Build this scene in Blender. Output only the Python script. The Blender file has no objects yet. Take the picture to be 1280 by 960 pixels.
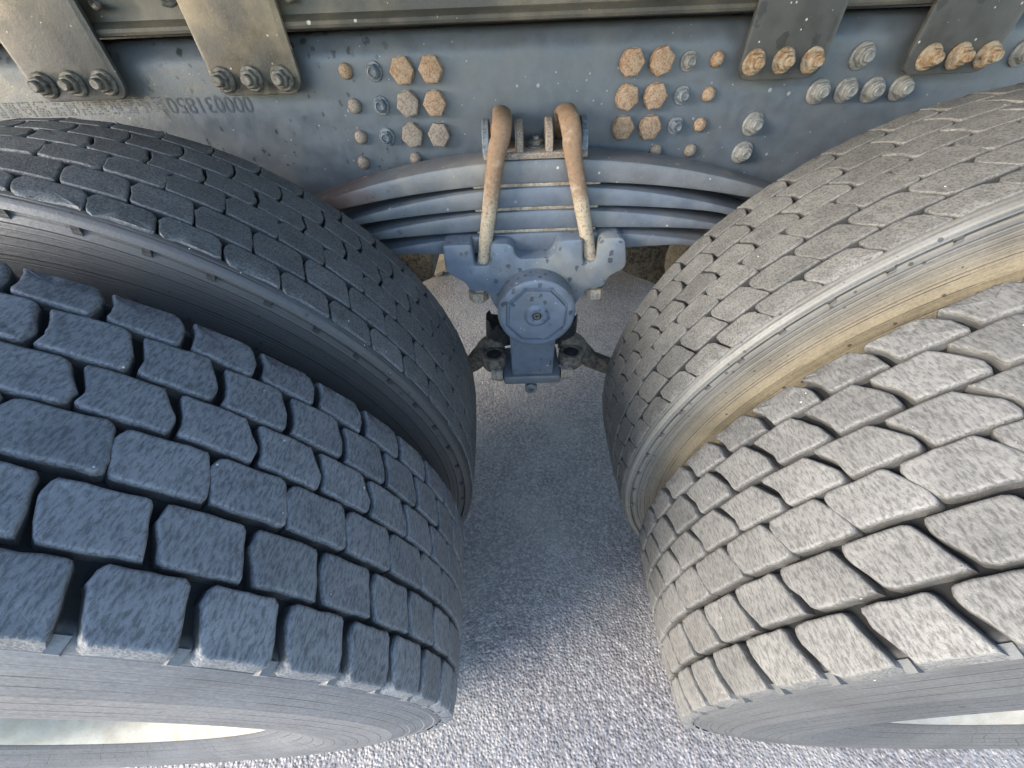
import bpy, bmesh, math, random
import numpy as np
from mathutils import Vector, Matrix

random.seed(7)
rng = np.random.default_rng(7)
sc = bpy.context.scene
COL = sc.collection
PI = math.pi

# ------------------------------------------------------------------ camera
def make_camera():
    f, p, roll, yaw = 475.41, 0.76959, -0.04077, -0.01057
    cp, sp = math.cos(p), math.sin(p)
    fw = Vector((math.sin(yaw) * cp, math.cos(yaw) * cp, -sp))
    rt = Vector((math.cos(yaw), -math.sin(yaw), 0.0))
    up = rt.cross(fw)
    c, s = math.cos(roll), math.sin(roll)
    rt2 = rt * c + up * s
    up2 = up * c - rt * s
    M = Matrix((rt2, up2, -fw)).transposed().to_4x4()
    M.translation = Vector((-0.0597, 0.0, 1.1744))
    cam = bpy.data.cameras.new('camera')
    cam.sensor_width = 36.0
    cam.lens = f / 1280.0 * 36.0
    cam.clip_start = 0.02
    cam.clip_end = 500.0
    o = bpy.data.objects.new('camera', cam)
    o.matrix_world = M
    COL.objects.link(o)
    sc.camera = o
make_camera()

# ------------------------------------------------------------------ light
SUN_DIR = Vector((-0.86, -0.40, 0.36)).normalized()      # towards the sun
SUN_EL = math.asin(SUN_DIR.z)
SUN_ROT = math.atan2(SUN_DIR.x, SUN_DIR.y)
world = bpy.data.worlds.new('World')
sc.world = world
world.use_nodes = True
wn = world.node_tree.nodes
wl = world.node_tree.links
sky = wn.new('ShaderNodeTexSky')
sky.sky_type = 'NISHITA'
sky.sun_disc = False
sky.sun_elevation = SUN_EL
sky.sun_rotation = SUN_ROT
sky.altitude = 100
sky.dust_density = 0.6
sky.ozone_density = 1.3
bg = wn['Background']
bg.inputs['Strength'].default_value = 0.15
wl.new(sky.outputs['Color'], bg.inputs['Color'])

sun = bpy.data.lights.new('sun', 'SUN')
sun.energy = 1.7
sun.angle = math.radians(24)
sun.color = (1.0, 0.93, 0.83)
so = bpy.data.objects.new('sun', sun)
so.rotation_euler = SUN_DIR.to_track_quat('Z', 'Y').to_euler()
so.location = SUN_DIR * 20
COL.objects.link(so)

sc.view_settings.view_transform = 'Standard'
sc.view_settings.look = 'None'
sc.view_settings.exposure = 2.45
sc.view_settings.gamma = 1.0
sc.render.engine = 'CYCLES'

# ------------------------------------------------------------------ material helpers
class NT:
    def __init__(self, name):
        self.m = bpy.data.materials.new(name)
        self.m.use_nodes = True
        self.n = self.m.node_tree.nodes
        self.l = self.m.node_tree.links
        self.b = self.n['Principled BSDF']
        self.tc = self.n.new('ShaderNodeTexCoord')
        self.vec = self.tc.outputs['Object']
    def link(self, a, b): self.l.new(a, b)
    def add(self, t, **kw):
        nd = self.n.new(t)
        for k, v in kw.items(): setattr(nd, k, v)
        return nd
    def randomised(self):
        """object coordinates shifted by a random amount per object"""
        oi = self.add('ShaderNodeObjectInfo')
        m = self.add('ShaderNodeVectorMath', operation='SCALE')
        m.inputs[0].default_value = (7.3, 3.1, 5.7)
        self.link(oi.outputs['Random'], m.inputs['Scale'])
        a = self.add('ShaderNodeVectorMath', operation='ADD')
        self.link(self.tc.outputs['Object'], a.inputs[0]); self.link(m.outputs[0], a.inputs[1])
        self.vec = a.outputs[0]
        self.rand = oi.outputs['Random']
    def mapped(self, scale, rot=(0, 0, 0)):
        mp = self.add('ShaderNodeMapping')
        mp.inputs['Scale'].default_value = scale
        mp.inputs['Rotation'].default_value = rot
        self.link(self.vec, mp.inputs['Vector'])
        return mp.outputs[0]
    def noise(self, scale, detail=4, rough=0.6, vec=None, dist=0.0):
        nd = self.add('ShaderNodeTexNoise')
        nd.inputs['Scale'].default_value = scale
        nd.inputs['Detail'].default_value = detail
        nd.inputs['Roughness'].default_value = rough
        nd.inputs['Distortion'].default_value = dist
        self.link(vec or self.vec, nd.inputs['Vector'])
        return nd.outputs['Fac']
    def voro(self, scale, vec=None, feature='F1', out='Distance', rand=1.0):
        nd = self.add('ShaderNodeTexVoronoi', feature=feature)
        nd.inputs['Scale'].default_value = scale
        nd.inputs['Randomness'].default_value = rand
        self.link(vec or self.vec, nd.inputs['Vector'])
        return nd.outputs[out]
    def ramp(self, fac, lo, hi, a=0.0, b=1.0):
        nd = self.add('ShaderNodeMapRange', interpolation_type='SMOOTHSTEP')
        nd.inputs['From Min'].default_value = lo
        nd.inputs['From Max'].default_value = hi
        nd.inputs['To Min'].default_value = a
        nd.inputs['To Max'].default_value = b
        self.link(fac, nd.inputs['Value'])
        return nd.outputs[0]
    def math(self, op, a, b):
        nd = self.add('ShaderNodeMath', operation=op)
        for i, v in enumerate((a, b)):
            if isinstance(v, (int, float)): nd.inputs[i].default_value = v
            else: self.link(v, nd.inputs[i])
        return nd.outputs[0]
    def mix(self, fac, a, b, blend='MIX'):
        nd = self.add('ShaderNodeMix', data_type='RGBA', blend_type=blend)
        if isinstance(fac, (int, float)): nd.inputs[0].default_value = fac
        else: self.link(fac, nd.inputs[0])
        for i, v in ((6, a), (7, b)):
            if isinstance(v, tuple): nd.inputs[i].default_value = (*v, 1)
            else: self.link(v, nd.inputs[i])
        return nd.outputs[2]
    def sep(self, vec=None):
        nd = self.add('ShaderNodeSeparateXYZ')
        self.link(vec or self.tc.outputs['Object'], nd.inputs[0])
        return nd.outputs
    def bump(self, h, strength, dist, prev=None):
        nd = self.add('ShaderNodeBump')
        nd.inputs['Strength'].default_value = strength
        nd.inputs['Distance'].default_value = dist
        self.link(h, nd.inputs['Height'])
        if prev is not None: self.link(prev, nd.inputs['Normal'])
        return nd.outputs[0]
    def done(self, col=None, rough=None, nrm=None, metal=None, spec=None):
        for key, v in (('Base Color', col), ('Roughness', rough), ('Normal', nrm), ('Metallic', metal), ('Specular IOR Level', spec)):
            if v is None: continue
            if isinstance(v, (int, float)): self.b.inputs[key].default_value = v
            elif isinstance(v, tuple): self.b.inputs[key].default_value = (*v, 1)
            else: self.link(v, self.b.inputs[key])
        return self.m

def spots(t, scale, size, density, vec=None):
    """sparse round spots: 1 inside a spot"""
    nd = t.add('ShaderNodeTexVoronoi', feature='F1')
    nd.inputs['Scale'].default_value = scale
    t.link(vec or t.vec, nd.inputs['Vector'])
    s = t.add('ShaderNodeSeparateColor')
    t.link(nd.outputs['Color'], s.inputs[0])
    keep = t.ramp(s.outputs[0], 1 - density, 1 - density + 0.02)
    big = t.math('MULTIPLY', t.ramp(s.outputs[1], 0, 1, 0.4, 1.0), size)
    d = t.math('SUBTRACT', big, nd.outputs['Distance'])
    return t.math('MULTIPLY', t.ramp(d, 0.0, size * 0.25), keep)

def mat_rubber(name, base, dust, amount, R, aniso=True, wall_lighten=0.18):
    """scuffed grey on the running face, groove shade painted near-black on the walls of the blocks"""
    t = NT(name); t.randomised()
    st = t.mapped((1.5, 0.5, 1.5), (0.0, 0.0, 0.45)) if aniso else t.mapped((1.0, 0.8, 1.0))
    streak = t.noise(300 if aniso else 420, 3, 0.6, st)
    soft = t.noise(110, 4, 0.6, st)
    fine = t.noise(900, 3, 0.7)
    big = t.noise(26, 3, 0.5)
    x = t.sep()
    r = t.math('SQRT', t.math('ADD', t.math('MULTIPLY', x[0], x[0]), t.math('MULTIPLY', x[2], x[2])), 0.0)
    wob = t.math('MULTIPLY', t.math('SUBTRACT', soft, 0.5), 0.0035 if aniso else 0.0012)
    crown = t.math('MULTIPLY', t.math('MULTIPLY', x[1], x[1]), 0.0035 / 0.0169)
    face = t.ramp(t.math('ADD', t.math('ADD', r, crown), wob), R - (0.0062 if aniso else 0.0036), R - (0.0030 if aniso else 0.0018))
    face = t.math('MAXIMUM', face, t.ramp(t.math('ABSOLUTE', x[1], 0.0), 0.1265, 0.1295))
    dk = t.mix(t.ramp(streak, 0.34, 0.64), tuple(c * 0.55 for c in base), tuple(min(1, c * 1.25) for c in base))
    df = t.math('MULTIPLY', t.ramp(big, 0.25, 0.72, 0.5, 1.0), amount)
    df = t.math('MULTIPLY', df, t.ramp(fine, 0.3, 0.6, 0.7, 1.0))
    df = t.math('MULTIPLY', df, t.ramp(streak, 0.34, 0.58, 0.45, 1.0))
    df = t.math('MULTIPLY', df, t.ramp(soft, 0.36, 0.55, 0.65, 1.0))
    col = t.mix(df, dk, dust)
    v = t.math('ADD', t.math('MULTIPLY', t.rand, 0.26), 0.87)
    cmb = t.add('ShaderNodeCombineColor')
    for i in range(3): t.link(v, cmb.inputs[i])
    col = t.mix(1.0, col, cmb.outputs[0], 'MULTIPLY')
    wsp = spots(t, 110, 0.16, 0.06)
    col = t.mix(t.math('MULTIPLY', wsp, 0.7), col, (0.55, 0.53, 0.5))
    shaded_wall = t.mix(t.math('MULTIPLY', t.ramp(big, 0.3, 0.7, 0.5, 1.0), wall_lighten * amount), (0.018, 0.018, 0.019), dust)  # groove shade put into the colour of the block sides
    col = t.mix(face, shaded_wall, col)
    n1 = t.bump(streak, 0.6, 0.0013)
    n2 = t.bump(fine, 0.5, 0.0006, n1)
    n3 = t.bump(t.noise(60, 2, 0.5), 0.4, 0.003, n2)
    return t.done(col, t.ramp(streak, 0.3, 0.7, 0.78, 0.52), n3, spec=0.45)

def mat_casing(name, base, dust, amount, drops=0.0, dust2=None):
    """tyre carcass: shade painted black into the grooves, dusty on the sidewall, fine moulded rings"""
    t = NT(name)
    x = t.sep()
    r2 = t.math('ADD', t.math('MULTIPLY', x[0], x[0]), t.math('MULTIPLY', x[2], x[2]))
    r = t.math('SQRT', r2, 0.0)
    big = t.noise(9, 4, 0.6)
    fine = t.noise(260, 4, 0.65)
    df = t.math('MULTIPLY', t.ramp(big, 0.2, 0.7, 0.4, 1.0), amount)
    df = t.math('MULTIPLY', df, t.ramp(fine, 0.25, 0.65, 0.6, 1.0))
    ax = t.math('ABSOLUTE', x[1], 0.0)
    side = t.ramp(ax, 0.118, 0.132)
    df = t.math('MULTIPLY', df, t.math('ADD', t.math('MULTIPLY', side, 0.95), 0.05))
    col = t.mix(df, t.mix(side, (0.012, 0.012, 0.012), base), t.mix(t.ramp(r, 0.46, 0.535), dust, dust2) if dust2 else dust)  # groove floor coloured black as painted shade
    # ring-shaped dust bands
    bandv = t.add('ShaderNodeCombineXYZ'); t.link(t.math('MULTIPLY', r, 90.0), bandv.inputs[0])
    band = t.noise(2.2, 4, 0.65, bandv.outputs[0])
    col = t.mix(t.math('MULTIPLY', t.ramp(band, 0.42, 0.62), t.math('MULTIPLY', side, 0.12 * amount + 0.05)), col, tuple(min(1, c * 1.3) for c in dust))
    if drops:
        col = t.mix(t.math('MULTIPLY', spots(t, 75, 0.22, 0.55), drops), col, (0.012, 0.012, 0.013))
    pits = spots(t, 34, 0.11, 0.22)
    col = t.mix(t.math('MULTIPLY', pits, 0.8), col, (0.01, 0.01, 0.01))
    wsp = spots(t, 120, 0.10, 0.06)
    col = t.mix(t.math('MULTIPLY', wsp, 0.8), col, (0.6, 0.58, 0.55))
    ring = t.math('FRACT', t.math('MULTIPLY', r, 62.0), 0.0)
    line = t.math('MULTIPLY', t.ramp(t.math('ABSOLUTE', t.math('SUBTRACT', ring, 0.5), 0.0), 0.055, 0.02), side)
    line = t.math('MULTIPLY', line, t.ramp(t.noise(11, 2, 0.5), 0.40, 0.58, 0.25, 1.0))
    ang = t.math('MULTIPLY', t.math('ARCTAN2', x[2], x[0]), 13.0)
    cr = t.math('FRACT', t.math('ADD', ang, t.math('MULTIPLY', t.noise(14, 2, 0.5), 2.2)), 0.0)
    cr = t.ramp(t.math('ABSOLUTE', t.math('SUBTRACT', cr, 0.5), 0.0), 0.030, 0.012)
    cr = t.math('MULTIPLY', cr, t.math('MULTIPLY', t.ramp(r, 0.375, 0.355), t.ramp(t.noise(22, 2, 0.5), 0.47, 0.55)))
    line = t.math('MAXIMUM', line, cr)
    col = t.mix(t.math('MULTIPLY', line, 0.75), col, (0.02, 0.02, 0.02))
    n = t.bump(t.math('SUBTRACT', 1.0, line), 0.6, 0.001)
    n = t.bump(band, 0.35, 0.0015, n)
    n = t.bump(fine, 0.35, 0.0008, n)
    rg = t.math('ADD', t.ramp(fine, 0.3, 0.7, 0.62, 0.42), t.math('MULTIPLY', t.math('SUBTRACT', 1.0, side), 0.35))
    return t.done(col, rg, n, spec=t.math('MULTIPLY', t.math('ADD', side, 0.2), 0.42))

def mat_paint(name, base, dirt, dirt_amt=0.35, drop=0.0, drop_scale=60, speck=0.4, rough=0.38, drop_side=None, rust_x=None):
    t = NT(name)
    big = t.noise(7, 5, 0.62)
    mid = t.noise(35, 4, 0.6)
    fine = t.noise(300, 3, 0.6)
    col = t.mix(t.ramp(mid, 0.3, 0.7), tuple(c * 0.86 for c in base), tuple(c * 1.12 for c in base))
    d = t.math('MULTIPLY', t.ramp(big, 0.42, 0.75), dirt_amt)
    d = t.math('ADD', d, t.math('MULTIPLY', t.ramp(fine, 0.5, 0.75), dirt_amt * 0.25))
    col = t.mix(d, col, dirt)
    if rust_x is not None:
        rx = t.ramp(t.math('ADD', t.sep()[0], t.math('MULTIPLY', t.math('SUBTRACT', mid, 0.5), 0.12)), rust_x, rust_x - 0.07)
        col = t.mix(t.math('MULTIPLY', rx, 0.75), col, (0.17, 0.085, 0.06))
    if speck:
        for s_, dn in ((55, 0.16), (130, 0.13)):
            col = t.mix(t.math('MULTIPLY', spots(t, s_, 0.20, dn), speck), col, (0.62, 0.59, 0.52))
    rgh = t.ramp(mid, 0.3, 0.7, rough - 0.07, rough + 0.12)
    if drop:
        wv = t.add('ShaderNodeTexNoise'); wv.inputs['Scale'].default_value = 160; wv.inputs['Detail'].default_value = 2
        t.link(t.vec, wv.inputs['Vector'])
        ws = t.add('ShaderNodeVectorMath', operation='SCALE'); ws.inputs['Scale'].default_value = 0.009
        t.link(wv.outputs['Color'], ws.inputs[0])
        wa = t.add('ShaderNodeVectorMath', operation='ADD'); t.link(t.mapped((1.0, 1.0, 0.75)), wa.inputs[0]); t.link(ws.outputs[0], wa.inputs[1])
        st = wa.outputs[0]
        sp = t.math('MULTIPLY', spots(t, drop_scale, 0.42, 0.62, st), t.ramp(t.noise(6, 2, 0.5), 0.36, 0.50))
        if drop_side is not None:
            sp = t.math('MULTIPLY', sp, t.ramp(t.sep()[0], drop_side, drop_side - 0.12))
        col = t.mix(t.math('MULTIPLY', sp, drop), col, tuple(c * 0.18 for c in base))
    n = t.bump(fine, 0.3, 0.0007)
    n = t.bump(mid, 0.3, 0.002, n)
    return t.done(col, rgh, n, spec=0.5)

def mat_rust(name, light, dark, pale, pale_amt=0.3, scale=1.0, rough=0.85):
    t = NT(name); t.randomised()
    a = t.noise(180 * scale, 5, 0.7)
    b = t.noise(45 * scale, 4, 0.6)
    col = t.mix(t.ramp(a, 0.36, 0.62), dark, light)
    col = t.mix(t.math('MULTIPLY', t.ramp(b, 0.40, 0.62), pale_amt), col, pale)
    col = t.mix(t.math('MULTIPLY', spots(t, 260 * scale, 0.35, 0.35), 0.55), col, tuple(c * 0.45 for c in dark))
    n = t.bump(a, 0.45, 0.0012)
    return t.done(col, rough, n, spec=0.3)

M = {}
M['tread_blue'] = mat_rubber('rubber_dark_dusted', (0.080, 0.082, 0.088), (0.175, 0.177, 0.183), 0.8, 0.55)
M['tread_tan'] = mat_rubber('rubber_pale_dust', (0.070, 0.068, 0.066), (0.160, 0.155, 0.146), 0.95, 0.55, wall_lighten=0.5)  # paler block sides stand in for light falling into the grooves
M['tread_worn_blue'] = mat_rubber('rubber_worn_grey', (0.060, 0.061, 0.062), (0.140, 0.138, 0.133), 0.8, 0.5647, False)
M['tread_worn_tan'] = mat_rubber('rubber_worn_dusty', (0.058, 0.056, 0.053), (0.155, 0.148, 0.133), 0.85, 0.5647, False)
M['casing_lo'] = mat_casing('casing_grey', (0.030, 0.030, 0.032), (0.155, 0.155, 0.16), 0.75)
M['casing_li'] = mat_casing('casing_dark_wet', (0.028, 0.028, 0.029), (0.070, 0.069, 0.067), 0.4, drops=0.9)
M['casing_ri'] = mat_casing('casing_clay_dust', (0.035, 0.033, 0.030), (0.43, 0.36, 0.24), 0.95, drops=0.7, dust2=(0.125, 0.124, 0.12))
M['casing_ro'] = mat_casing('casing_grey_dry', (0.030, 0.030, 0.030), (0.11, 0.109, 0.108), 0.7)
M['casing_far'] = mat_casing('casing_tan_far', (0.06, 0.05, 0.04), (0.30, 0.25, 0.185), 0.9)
M['rim'] = mat_paint('rim_cream', (0.36, 0.325, 0.26), (0.22, 0.145, 0.075), 0.9, speck=0.1, rough=0.7)
M['rim_grey'] = mat_paint('rim_grey_cream', (0.20, 0.195, 0.18), (0.24, 0.19, 0.12), 0.6, speck=0.1, rough=0.45)
M['rim_dark'] = mat_paint('rim_steel_dark', (0.12, 0.11, 0.10), (0.22, 0.16, 0.10), 0.5, speck=0.0, rough=0.6)
M['paint'] = mat_paint('frame_paint', (0.080, 0.091, 0.104), (0.130, 0.121, 0.100), 0.4, drop=0.8, drop_scale=60, speck=0.30, drop_side=-0.20)
M['paint_plate'] = mat_paint('plate_paint', (0.052, 0.052, 0.050), (0.11, 0.098, 0.077), 0.35, drop=0.5, drop_scale=40, speck=0.75)
M['paint_plate_rusty'] = mat_paint('plate_paint_scuffed', (0.065, 0.061, 0.054), (0.27, 0.205, 0.125), 0.9, drop=0.7, drop_scale=40, speck=0.75)
M['paint_sub'] = mat_paint('subframe_paint', (0.062, 0.059, 0.051), (0.23, 0.19, 0.13), 0.75, speck=0.7, rough=0.5)
M['paint_spring'] = mat_paint('spring_paint', (0.098, 0.113, 0.136), (0.21, 0.193, 0.155), 0.65, drop=0.45, drop_scale=70, speck=0.5, drop_side=-0.15)
M['paint_spring_top'] = mat_paint('spring_paint_dusty', (0.110, 0.114, 0.120), (0.23, 0.205, 0.165), 0.8, drop=0.3, drop_scale=70, speck=0.6, drop_side=-0.15, rust_x=-0.28)
M['paint_hub'] = mat_paint('hub_paint', (0.112, 0.137, 0.172), (0.24, 0.222, 0.175), 0.8, drop=0.7, drop_scale=80, speck=0.4)
M['rust'] = mat_rust('rust_orange', (0.31, 0.205, 0.13), (0.17, 0.10, 0.06), (0.36, 0.28, 0.20), 0.45, scale=2.0)
M['rust_nut'] = mat_rust('rust_nut', (0.27, 0.19, 0.115), (0.15, 0.08, 0.04), (0.32, 0.285, 0.22), 0.6, scale=1.2)
M['rust_pale'] = mat_rust('rust_dusted', (0.62, 0.50, 0.34), (0.34, 0.20, 0.10), (0.72, 0.66, 0.52), 0.65)
def mat_ubolt():
    t = NT('rust_clamp')
    z = t.sep()[2]
    a = t.noise(190, 5, 0.8); b = t.noise(40, 4, 0.6)
    h = t.math('ADD', t.ramp(z, 0.10, 0.27), t.math('MULTIPLY', t.math('SUBTRACT', b, 0.5), 1.1))
    col = t.mix(t.ramp(h, 0.15, 0.75), (0.40, 0.325, 0.225), (0.22, 0.14, 0.085))
    col = t.mix(t.ramp(a, 0.47, 0.66), col, (0.15, 0.095, 0.06))
    col = t.mix(t.math('MULTIPLY', t.ramp(b, 0.55, 0.75), 0.5), col, (0.44, 0.38, 0.29))
    return t.done(col, 0.85, t.bump(a, 0.6, 0.0012), spec=0.25)
M['clamp'] = mat_ubolt()
M['rust_grey'] = mat_rust('dirty_bolt', (0.26, 0.215, 0.17), (0.14, 0.10, 0.075), (0.31, 0.265, 0.21), 0.3, scale=1.8)
M['zinc'] = mat_rust('dull_zinc', (0.19, 0.186, 0.172), (0.125, 0.123, 0.115), (0.25, 0.24, 0.215), 0.35, rough=0.45)
M['zinc_blue'] = mat_rust('painted_nut', (0.145, 0.165, 0.185), (0.07, 0.082, 0.095), (0.24, 0.24, 0.23), 0.4, rough=0.5)
M['steel_dark'] = mat_rust('dark_steel', (0.15, 0.135, 0.115), (0.06, 0.053, 0.045), (0.3, 0.28, 0.24), 0.25, rough=0.5)
M['rod'] = mat_rust('rod_dirty', (0.15, 0.125, 0.095), (0.05, 0.043, 0.037), (0.25, 0.205, 0.15), 0.4, scale=0.5, rough=0.7)
M['black'] = mat_rust('black_rubber', (0.03, 0.03, 0.03), (0.012, 0.012, 0.012), (0.06, 0.055, 0.05), 0.3, rough=0.7)
M['mud'] = mat_rust('dried_mud', (0.33, 0.27, 0.20), (0.18, 0.135, 0.095), (0.42, 0.37, 0.29), 0.4)
def mat_ink():
    t = NT('ink'); return t.done((0.03, 0.036, 0.05), 0.5)
M['ink'] = mat_ink()
M['ink_faint'] = NT('ink_faint').done((0.062, 0.070, 0.082), 0.5)

def mat_asphalt():
    t = NT('asphalt')
    cell = t.add('ShaderNodeTexVoronoi', feature='F1'); cell.inputs['Scale'].default_value = 150
    t.link(t.vec, cell.inputs['Vector'])
    s = t.add('ShaderNodeSeparateColor'); t.link(cell.outputs['Color'], s.inputs[0])
    fine = t.noise(420, 4, 0.7)
    mid = t.noise(120, 4, 0.65)
    big = t.noise(3.0, 4, 0.55)
    col = t.mix(t.ramp(s.outputs[0], 0.1, 0.95), (0.195, 0.174, 0.166), (0.325, 0.294, 0.282))
    col = t.mix(t.math('MULTIPLY', t.ramp(mid, 0.36, 0.56, 1.0, 0.0), 0.6), col, (0.08, 0.074, 0.072))
    col = t.mix(t.math('MULTIPLY', t.ramp(big, 0.38, 0.7), 0.5), col, (0.36, 0.335, 0.30))
    col = t.mix(t.math('MULTIPLY', spots(t, 70, 0.22, 0.05), 0.6), col, (0.55, 0.54, 0.52))
    n = t.bump(t.ramp(cell.outputs['Distance'], 0.0, 0.75, 1.0, 0.0), 0.5, 0.003)
    n = t.bump(mid, 0.4, 0.003, n)
    n = t.bump(fine, 0.5, 0.0012, n)
    return t.done(col, t.ramp(mid, 0.3, 0.7, 0.62, 0.42), n, spec=0.5)
M['asphalt'] = mat_asphalt()

# ------------------------------------------------------------------ mesh helpers
class MB:
    def __init__(self): self.v = []; self.f = []
    def add(self, verts, faces):
        o = len(self.v); self.v += [tuple(v) for v in verts]; self.f += [tuple(i + o for i in f) for f in faces]
    def rings(self, rings, close=True, cap0=False, cap1=False):
        n = len(rings[0]); o = len(self.v)
        for r in rings: self.v += [tuple(v) for v in r]
        for k in range(len(rings) - 1):
            for i in range(n if close else n - 1):
                j = (i + 1) % n
                self.f.append((o + k * n + i, o + k * n + j, o + (k + 1) * n + j, o + (k + 1) * n + i))
        if cap0: self.f.append(tuple(o + i for i in range(n))[::-1])
        if cap1: self.f.append(tuple(o + (len(rings) - 1) * n + i for i in range(n)))
    def mesh(self, name, sharp=38, smooth=True):
        me = bpy.data.meshes.new(name)
        me.from_pydata(self.v, [], self.f)
        bm = bmesh.new(); bm.from_mesh(me)
        bmesh.ops.recalc_face_normals(bm, faces=bm.faces)
        bm.to_mesh(me); bm.free()
        if smooth:
            me.polygons.foreach_set('use_smooth', [True] * len(me.polygons))
            me.set_sharp_from_angle(angle=math.radians(sharp))
        me.update()
        return me
    def build(self, name, mat, parent=None, loc=(0, 0, 0), rot=(0, 0, 0), sharp=38):
        me = self.mesh(name, sharp)
        me.materials.append(mat)
        return place(name, me, parent, loc, rot)

def place(name, me, parent=None, loc=(0, 0, 0), rot=(0, 0, 0)):
    o = bpy.data.objects.new(name, me)
    o.location = loc; o.rotation_euler = rot
    if parent is not None: o.parent = parent
    COL.objects.link(o)
    return o

def thing(name, label, cat, loc=(0, 0, 0), rz=0.0, group=None):
    o = bpy.data.objects.new(name, None)
    o.empty_display_size = 0.1
    o.location = loc; o.rotation_euler = (0, 0, rz)
    o['label'] = label; o['category'] = cat
    if group: o['group'] = group
    COL.objects.link(o)
    return o

def circle(n, r, fn, ph=0.0):
    return [fn(r * math.cos(2 * PI * i / n + ph), r * math.sin(2 * PI * i / n + ph)) for i in range(n)]

def lathe_y(mb, prof, n=32, c=(0, 0, 0), cap0=False, cap1=False, ph=0.0):
    """profile of (radius, y) revolved about the y axis through c; a radius may be a function of the angle"""
    rings = []
    for r, y in prof:
        ring = []
        for i in range(n):
            a = 2 * PI * i / n + ph
            rr = r(a) if callable(r) else r
            ring.append((c[0] + rr * math.cos(a), c[1] + y, c[2] + rr * math.sin(a)))
        rings.append(ring)
    mb.rings(rings, True, cap0, cap1)

def ngon_r(k, apothem, ph=0.0):
    def fn(a):
        w = 2 * PI / k
        b = ((a - ph) % w) - w / 2
        return apothem / math.cos(b)
    return fn

def tube(mb, path, rad, n=12, cap=True, flat=None):
    """tube along a path; rad number or list; flat optional list of (sx, sy) scale"""
    P = [Vector(p) for p in path]
    R = rad if isinstance(rad, (list, tuple)) else [rad] * len(P)
    rings = []
    prevu = None
    for i, p in enumerate(P):
        d = (P[min(i + 1, len(P) - 1)] - P[max(i - 1, 0)]).normalized()
        u = Vector((1, 0, 0)) - d * d.x if prevu is None else prevu - d * prevu.dot(d)
        if u.length < 1e-3: u = Vector((0, 1, 0)) - d * d.y
        u.normalize(); prevu = u
        w = d.cross(u)
        fx, fy = flat[i] if flat else (1, 1)
        rings.append([p + u * (R[i] * fx * math.cos(2 * PI * k / n)) + w * (R[i] * fy * math.sin(2 * PI * k / n)) for k in range(n)])
    mb.rings(rings, True, cap, cap)

def smooth_path(pts, k=6):
    """Catmull-Rom"""
    P = [Vector(p) for p in pts]
    P = [P[0] * 2 - P[1]] + P + [P[-1] * 2 - P[-2]]
    out = []
    for i in range(1, len(P) - 2):
        for j in range(k):
            t = j / k
            a, b, c, d = P[i - 1], P[i], P[i + 1], P[i + 2]
            out.append(0.5 * ((2 * b) + (c - a) * t + (2 * a - 5 * b + 4 * c - d) * t * t + (3 * b - a - 3 * c + d) * t ** 3))
    out.append(P[-2])
    return out

def inset(poly, d):
    """inset a CCW 2-D polygon by d (mitred, clamped)"""
    n = len(poly); out = []
    for i in range(n):
        a, b, c = Vector(poly[i - 1]), Vector(poly[i]), Vector(poly[(i + 1) % n])
        e1 = (b - a).normalized(); e2 = (c - b).normalized()
        n1 = Vector((-e1.y, e1.x)); n2 = Vector((-e2.y, e2.x))
        m = n1 + n2
        if m.length < 1e-6: m = n1.copy()
        m.normalize()
        k = d / max(0.45, m.dot(n1))
        q = b + m * k
        out.append((q.x, q.y))
    return out

def round_poly(poly, r, k=3):
    """round the corners of a polygon; r number or per-vertex list"""
    n = len(poly); out = []
    for i in range(n):
        a, b, c = Vector(poly[i - 1]), Vector(poly[i]), Vector(poly[(i + 1) % n])
        rr = r[i] if isinstance(r, (list, tuple)) else r
        if rr <= 0: out.append(tuple(b)); continue
        u = a - b; v = c - b
        l = min(rr, u.length * 0.45, v.length * 0.45)
        p = b + u.normalized() * l; q = b + v.normalized() * l
        for j in range(k + 1):
            t = j / k
            w = p * (1 - t) ** 2 + b * 2 * t * (1 - t) + q * t * t
            out.append((w.x, w.y))
    return out

def area(poly):
    return 0.5 * sum(poly[i - 1][0] * poly[i][1] - poly[i][0] * poly[i - 1][1] for i in range(len(poly)))

def plate_xz(mb, poly, y0, y1, bev=0.003):
    """polygon in x/z extruded along y from y0 (front) to y1, rounded front and back rims"""
    if area(poly) < 0: poly = poly[::-1]
    s = 1 if y1 > y0 else -1
    A = inset(poly, bev)
    B = inset(poly, bev * 0.3)
    rings = [[(x, y0, z) for x, z in A], [(x, y0 + s * bev * 0.3, z) for x, z in B], [(x, y0 + s * bev, z) for x, z in poly],
             [(x, y1 - s * bev, z) for x, z in poly], [(x, y1, z) for x, z in A]]
    mb.rings(rings, True, True, True)

def box(mb, x0, x1, y0, y1, z0, z1, bev=0.004):
    plate_xz(mb, round_poly([(x0, z0), (x1, z0), (x1, z1), (x0, z1)], bev * 1.5, 2), y0, y1, bev)

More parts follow.
